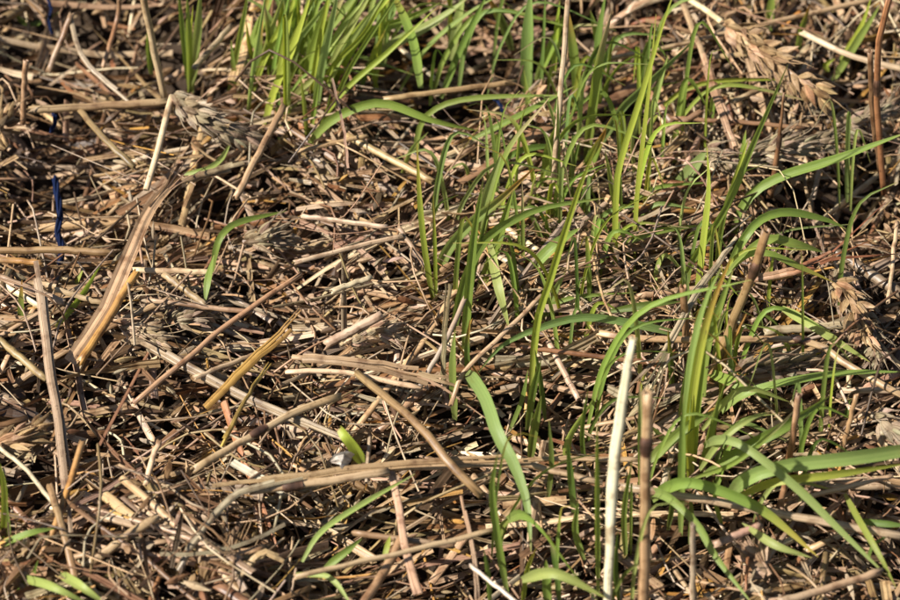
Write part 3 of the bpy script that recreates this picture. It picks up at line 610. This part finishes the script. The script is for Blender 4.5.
plant('low grass with a broad yellow tipped leaf at lower right', 'the yellow tipped leaf', [
    ([(652,500,2),(668,487,14),(690,482,20),(720,490,20),(760,508,16),(788,530,12),(818,557,8)], 13, 'g', {'tip': 'y', 'roll': 0}), ([(648,494,2),(660,493,12),(677,503,16),(700,527,14),(717,557,10),(754,606,6)], 11, 'b', {'roll': .1}),
    ([(668,530),(672,500),(668,470)], 6, 'd'), ([(690,545),(692,515),(690,490)], 6, 'd'), ([(722,525),(716,505),(713,480)], 5, 'g'), ([(742,523,4),(775,545,8),(812,558,6)], 9, 'p', {'both': True, 'roll': 0})])
plant('broad bright leaf sweeping to the right edge at lower right', 'the broad sweeping leaf', [
    ([(728,497,-2),(742,482,14),(760,472,20),(795,464,22),(850,458,22),(912,449,18)], 15, 'p', {'roll': 0, 'cut': True}), ([(738,497,0),(775,482,15),(830,475,18),(910,463,15)], 9, 'y', {'roll': .2}), ([(735,505),(752,492),(764,478)], 6, 'd')])
plant('pale green leaf lying left of the drooping ear at right', None, [([(782,308,4),(800,318,10),(820,330,12),(870,362,6)], 10, 'p', {'roll': 0}), ([(790,340),(770,318),(752,310)], 5, 'd')])
plant('thin green blades in the bottom right corner', None, [([(845,494,2),(862,525,10),(880,556,10),(896,588,4)], 7, 'g'), ([(855,521,4),(885,524,6),(908,526,6)], 7, 'd'), ([(868,560),(874,545),(890,535)], 5, 'd')])
plant('falling blue green leaf in the centre below the clump', 'the falling blue green leaf', [
    ([(466,372,2),(474,380,16),(487,402,22),(498,435,22),(513,462,18),(527,503,12),(531,552,6)], 13, 'b', {'roll': 0}), ([(507,592),(497,533),(492,487),(498,452)], 8, 'g', {'lean': 5}), ([(566,462),(569,436),(594,398)], 10, 'p'), ([(530,462),(534,430),(541,396)], 9, 'g'),
    ([(598,592),(597,500),(597,418)], 6, 'g'), ([(575,520),(571,480),(567,440)], 7, 'd'), ([(548,500),(552,460),(549,420)], 6, 'd'), ([(585,470),(582,430),(588,390)], 5, 'd'), ([(510,430),(522,400),(528,370)], 5, 'd')])
plant('foreground grass with broad leaves at the bottom centre', 'the bottom centre grass', [
    ([(508,520,4),(522,514,12),(541,528,16),(577,577,10),(608,612,6)], 14, 'g', {'roll': 0}), ([(522,580,4),(545,573,14),(565,576,16),(606,598,10)], 12, 'p', {'roll': 0}), ([(498,545),(502,526),(512,517),(524,516)], 7, 'g'), ([(548,604),(547,580),(546,560)], 10, 'g'),
    ([(560,606),(555,560),(548,530)], 6, 'd'), ([(584,560),(575,530),(578,500)], 7, 'g'), ([(490,606),(488,575),(484,550)], 6, 'd'), ([(620,606),(615,570),(618,530)], 6, 'd'), ([(626,560),(624,510),(632,460)], 6, 'g'), ([(522,606),(527,570),(536,548)], 6, 'y')])

# narrow seedling blades in the gaps of the grassy right half
REFS = list(LAND)
def nearest_ref(x, y, skip=0):
    d = sorted((math.hypot(x-a, (y-b)*1.1), a, b, r) for a, b, r in LAND)
    _, a, b, r = d[skip]; dx, dy = x-a, y-b
    if abs(dx) > 1.6*abs(dy): w_ = 'right of' if dx > 0 else 'left of'
    elif abs(dy) > 1.6*abs(dx): w_ = 'below' if dy > 0 else 'above'
    else: w_ = ('lower ' if dy > 0 else 'upper ') + ('right of' if dx > 0 else 'left of')
    return w_, r
used = {}
def uniq(fmt, x, y):
    for k in range(9):
        w_, r = nearest_ref(x, y, k); lab = fmt.format(w_ + ' ' + r)
        while len(lab.split()) > 16: lab = lab.split(' ', 1)[1]
        if lab not in used: used[lab] = 1; return lab
    return lab if len(lab.split()) <= 16 else lab.split(' ', 1)[1]
for k in range(100):
    u = rng.random()
    if u < .38: px, py = rng.normal(560, 70), rng.uniform(90, 360)
    elif u < .70: px, py = rng.normal(690, 70), rng.uniform(170, 560)
    elif u < .77: px, py = rng.uniform(440, 660), rng.uniform(430, 620)
    else: px, py = rng.uniform(250, 520), rng.uniform(10, 150)
    nb = rng.integers(1, 4); bl = []
    for j in range(nb):
        a = px + rng.normal(0, 6); b = py + rng.normal(0, 4); hgt = rng.uniform(45, 165); dx = rng.normal(26, 42); bend = rng.uniform(.45, 1)
        bl.append(([(a, b), (a+dx*.15, b-hgt*.45), (a+dx*.5, b-hgt*.8), (a+dx*1.3, b-hgt*bend)], rng.uniform(2.6, 6), rng.choice(['g', 'd', 'b', 'y', 'g', 'p'])))
    plant(uniq(['lone thin', 'pair of thin', 'three thin'][nb-1] + ' green seedling blade' + ('s' if nb > 1 else '') + ', {}', px, py-30), None, bl, z0=-15, group='grass seedlings in the gaps')

# ------------------------------------------------------------------ blue twine
def twine(pts, wpx, label):
    P = smooth([at_z(a, b, c/1000) for a, b, c in pts], 26); org = P[0].copy(); mb = MB()
    r = wpx/2*px_size(P[0]); T, N_, B_ = frames(P, np.array([0.1, .2, 1.0]))
    for k in range(3):
        a = np.linspace(0, 9, len(P))[:, None] + k*2.1
        sweep(mb, P + (N_*np.cos(a) + B_*np.sin(a))*r*.55, C6, r*.5, r*.5, (.02,.05,.25), .3+.2*k, up=nrm(CAM), sm=False)
    o = link('plastic_twine', mb.mesh('plastic_twine', M_TWINE, org)); o.location = org; tag(o, label, 'twine', 'scraps of blue twine')
twine([(55,178,-6),(57,192,-5),(60,212,-3),(58,232,-4),(62,250,-3),(59,268,-7)], 7, 'dark blue twine half buried above the level olive straw')
twine([(50,108,-5),(54,114,0),(55,122,0),(51,132,-6)], 4.5, 'small blue twine scrap under the level top left straw')
twine([(46,-6,-4),(51,8,-1),(49,20,-4),(52,34,-8)], 3.5, 'short blue twine end at the top left edge')
twine([(491,96,-6),(500,104,0),(503,118,-3),(498,130,-9)], 4, 'small blue twine scrap in the dark hollow at top centre')

# ------------------------------------------------------------------ the litter: thousands of pieces, the largest in view as objects of their own
PIECES = []                                                   # dicts: kind, V, F, UV, col, rnd, colour word, ends
def rand_dir(x, y):
    px, py, _ = project(np.array([x, y, 0.]))
    side = 1/(1+math.exp(-(px-560)/60))*(1/(1+math.exp((py-330)/60)))
    field = R(8) + R(34)*math.sin(41*x + 23*y + 1.3)*math.cos(19*x - 37*y + .4) + R(24)*math.sin(88*x - 61*y) + side*R(70)
    a = rng.normal(field, R(15)) if rng.random() < .58 else rng.uniform(0, math.pi)
    return a + (math.pi if rng.random() < .5 else 0)
SW = ['tan']*8 + ['grey']*5 + ['pale']*5 + ['brown']*7 + ['pink']*6 + ['dark']*4 + ['olive']*2 + ['orange'] + ['rust']
def add_piece(kind, mb, word, a, b, wid): PIECES.append(dict(kind=kind, mb=mb, word=word, a=a, b=b, w=wid))
def spot(wide):
    if wide:
        while True:
            x, y = rng.uniform(-.75, .75), rng.uniform(-.6, .85)
            if rng.random() > math.exp(-max(0, math.hypot(x, y)-.30)/.28): continue
            if not (abs(x) < .19 and -.17 < y < .21): return x, y
    while True:
        x, y = rng.uniform(-.19, .19), rng.uniform(-.17, .21)
        if rng.random() > min(.72, dip(x, y)/.030): return x, y
def litter_straw(wide=False):
    x, y = spot(wide); a = rand_dir(x, y); L_ = float(np.clip(rng.lognormal(math.log(.028), .6), .007, .13)); r = rng.uniform(.00045, .0012)*(1.6 if rng.random() < .12 else 1)
    depth = abs(rng.normal(0, .012)); n = 4 if L_ < .03 else 6
    d = np.array([math.cos(a), math.sin(a), 0]); t = np.linspace(-.5, .5, n)[:, None]
    P = np.array([x, y, 0.]) + d*t*L_; hm = float(H(x, y)); h = H(P[:, 0], P[:, 1])
    P[:, 2] = .65*hm + .35*h - depth - .0015 + t[:, 0]*L_*rng.normal(0, .10)
    P[1:-1] += rng.normal(0, .0035*L_, (n-2, 3)); P[:, 2] = np.minimum(P[:, 2], .008)
    word = str(rng.choice(SW)); col = jitter(PAL[word], .22); u = rng.random(); mb = MB(); rn = rng.uniform(0, 1)
    if u < .20: sweep(mb, P, C6 if wide else C8, r*(1+rng.normal(0, .06, n)), r*rng.uniform(.55, 1), col, rn, caps=not wide)
    elif u < .62: sweep(mb, P, arc(6, rng.uniform(110, 220)), r*1.25, r*rng.uniform(.3, .8), col, rn, roll=rng.uniform(-2.5, 2.5)+np.linspace(0, rng.normal(0, .8), n), closed=False, sm=False)
    else:
        r *= rng.uniform(1, 1.6); sweep(mb, P, FLATP, r*np.linspace(1, rng.uniform(.3, 1), n), r*.9, col, rn, roll=rng.uniform(-1.5, 1.5)+np.linspace(0, rng.normal(0, 1.2), n), closed=False, sm=False)
    add_piece('dry_leaf_strip' if u >= .62 else 'straw_fragment', mb, word, P[0], P[-1], r)
def litter_husk(wide=False):
    x, y = spot(wide); a = rand_dir(x, y) if rng.random() < .5 else rng.uniform(0, 6.28)
    L_ = rng.uniform(.0035, .0095); wd = L_*rng.uniform(.22, .36); pitch = rng.normal(0, .38)
    d = np.array([math.cos(a)*math.cos(pitch), math.sin(a)*math.cos(pitch), math.sin(pitch)])
    p = np.array([x, y, float(H(x, y)) - abs(rng.normal(0, .009)) + .0005]); rl = rng.normal(0, .9); s = np.array([-math.sin(a), math.cos(a), 0])
    up = np.array([0,0,1])*math.cos(rl) + s*math.sin(rl)
    word = str(rng.choice(SW)); mb = MB()
    add_boat(mb, p - d*L_/2, d, up, L_, wd, wd*rng.uniform(.4, .9), jitter(PAL[word], .24), rng.uniform(0, 1), curl=rng.uniform(-.15, .15))
    add_piece('husk', mb, word, p - d*L_/2, p + d*L_/2, wd/2)
def litter_sliver(wide=False):
    x, y = spot(wide); a = rand_dir(x, y); L_ = rng.uniform(.006, .019); r = rng.uniform(.0004, .0010); n = 3
    d = nrm(np.array([math.cos(a), math.sin(a), rng.normal(0, .25)])); p = np.array([x, y, float(H(x, y)) - abs(rng.normal(0, .010)) + .001])
    P = p + d*np.linspace(-.5, .5, n)[:, None]*L_; P[1] += rng.normal(0, .03*L_, 3); word = str(rng.choice(SW)); mb = MB()
    sweep(mb, P, FLATP, r*np.array([rng.uniform(.6, 1), 1, rng.uniform(.4, 1)]), r, jitter(PAL[word], .24), rng.uniform(0, 1), roll=rng.uniform(-1.6, 1.6)+np.linspace(0, rng.normal(0, .6), n), closed=False, sm=False)
    add_piece('dry_leaf_strip', mb, word, P[0], P[-1], r)
def litter_fibre(wide=False):
    x, y = spot(wide); a = rng.uniform(0, 6.28); L_ = rng.uniform(.012, .05); d = np.array([math.cos(a), math.sin(a), rng.normal(0, .2)])
    p = np.array([x, y, float(H(x, y)) + rng.normal(.001, .003)]); b = rng.normal(0, .14*L_, 3)
    P = smooth([p - d*L_/2, p + b, p + d*L_/2], 6); word = str(rng.choice(SW)); mb = MB(); r = rng.uniform(.00018, .0005)
    sweep(mb, P, circ(4), r, r, jitter(PAL[word], .2), rng.uniform(0, 1)); add_piece('straw_fibre', mb, word, P[0], P[-1], r)
NS, NH, NF = 4600, 3600, 1100
for _ in range(NS): litter_straw()
for _ in range(NH): litter_husk()
for _ in range(NF): litter_fibre()
for _ in range(3000): litter_sliver()
for _ in range(15000): litter_straw(True)
for _ in range(3500): litter_husk(True)
for _ in range(5500): litter_sliver(True)

# which pieces show most: a coarse depth buffer over the photo's frame
def visible_counts():
    pts, ids, rad = [], [], []
    for i, pc in enumerate(PIECES):
        k = max(3, int(np.linalg.norm(pc['b']-pc['a'])/.0007)); t = np.linspace(0.02, .98, k)[:, None]; q = pc['a']*(1-t) + pc['b']*t
        s = nrm(np.cross(pc['b']-pc['a'], CF)); offs = (-.6, 0, .6) if pc['w'] > .0006 else (0,)
        for o_ in offs: pts.append(q + s*pc['w']*o_); ids.append(np.full(k, i))
    hp = np.array([p for p, _ in HERO_PTS]); hr = np.array([r for _, r in HERO_PTS])
    for o_ in (-.8, 0, .8): pts.append(hp + np.array([o_, 0, 0])*hr[:, None]); ids.append(np.full(len(hp), -1))
    pts = np.concatenate(pts); ids = np.concatenate(ids); x, y, z = project(pts)
    ok = (x > 2) & (x < 898) & (y > 2) & (y < 598); x, y, z, ids = x[ok], y[ok], z[ok], ids[ok]
    cell = (y/2.2).astype(int)*500 + (x/2.2).astype(int); o = np.lexsort((z, cell)); c = cell[o]; first = np.concatenate([[True], c[1:] != c[:-1]])
    win = ids[o][first]; win = win[win >= 0]; return np.bincount(win, minlength=len(PIECES))
CNT = visible_counts()
LIM = {'straw_fragment': 215, 'husk': 240, 'dry_leaf_strip': 160, 'straw_fibre': 60}
single = set()
for kind, lim in LIM.items():
    c = sorted((i for i, p in enumerate(PIECES) if p['kind'] == kind and CNT[i] > 6), key=lambda i: -CNT[i])[:lim]; single.update(c)
MATS = {'straw_fragment': M_STRAW, 'husk': M_HUSK, 'dry_leaf_strip': M_STRIP, 'straw_fibre': M_STRAW}
NOUN = {'straw_fragment': 'straw fragment', 'husk': 'grain husk', 'dry_leaf_strip': 'dry leaf strip', 'straw_fibre': 'loose straw fibre'}
CATS = {'straw_fragment': 'straw', 'husk': 'husk', 'dry_leaf_strip': 'dry leaf', 'straw_fibre': 'fibre'}
bulk = {k: MB() for k in MATS}
for i, pc in enumerate(PIECES):
    m = pc['mb']
    if i in single:
        mid = (pc['a']+pc['b'])/2; o = link(pc['kind'], m.mesh(pc['kind'], MATS[pc['kind']], mid)); o.location = mid
        xa, ya, _ = project(pc['a']); xb, yb, _ = project(pc['b']); ln = math.hypot(xb-xa, yb-ya)
        ang = math.degrees(math.atan2(-(yb-ya), xb-xa)) % 180
        sl = 'level' if ang < 18 or ang > 162 else 'slanting up right' if ang < 65 else 'pointing up' if ang < 115 else 'slanting up left'
        if pc['kind'] == 'husk': sz = 'small' if ln < 20 else 'large'
        else: sz = 'short' if ln < 55 else 'long' if ln > 130 else 'medium'
        tag(o, uniq(f"{sz} {WORD[pc['word']]} {NOUN[pc['kind']]} {sl}, {{}}", (xa+xb)/2, (ya+yb)/2), CATS[pc['kind']], 'loose ' + NOUN[pc['kind']] + 's in the litter')
    else:
        b = bulk[pc['kind']]; b.add(m.v[0], m.f[0], m.uv[0], m.col[0], m.rnd[0], m.sm[0][0])
BN = {'straw_fragment': ('straw_litter', 'matted bed of broken straw covering the ground', 'straw'), 'husk': ('chaff', 'mass of tiny husks and chaff between the straws', 'chaff'),
      'dry_leaf_strip': ('leaf_litter', 'mass of dry shredded leaf strips in the straw bed', 'leaf litter'), 'straw_fibre': ('fibre_litter', 'fine loose fibres scattered over the straw bed', 'fibre')}
for k, b in bulk.items():
    n_, l_, c_ = BN[k]; tag(link(n_, b.mesh(n_, MATS[k])), l_, c_, kind='stuff')

# grass beyond the frame, so that the place goes on to the sides
mbg = MB()
for k in range(170):
    x, y = spot(True); nb = rng.integers(2, 7)
    for j in range(nb):
        p = np.array([x, y, -.014]) + rng.normal(0, .006, 3)*np.array([1,1,0]); a = rng.uniform(0, 6.28); hgt = rng.uniform(.03, .09); d = np.array([math.cos(a), math.sin(a), 0])*rng.uniform(.005, .05)
        P = smooth([p, p + d*.35 + np.array([0,0,hgt*.7]), p + d + np.array([0,0,hgt*rng.uniform(.6, 1)])], 8)
        wv = rng.uniform(.001, .0022)*np.array([.6,.85,1,1,.9,.7,.4,.06])
        sweep(mbg, P, VEE, wv, wv, jitter(GREEN[str(rng.choice(['g','y','p','d']))], .15), rng.uniform(0,1), up=np.array([math.cos(a+1), math.sin(a+1), .3]), closed=False)
tag(link('surrounding_grass', mbg.mesh('surrounding_grass', M_GRASS)), 'scattered green grass growing through straw around the spot', 'grass', kind='stuff')
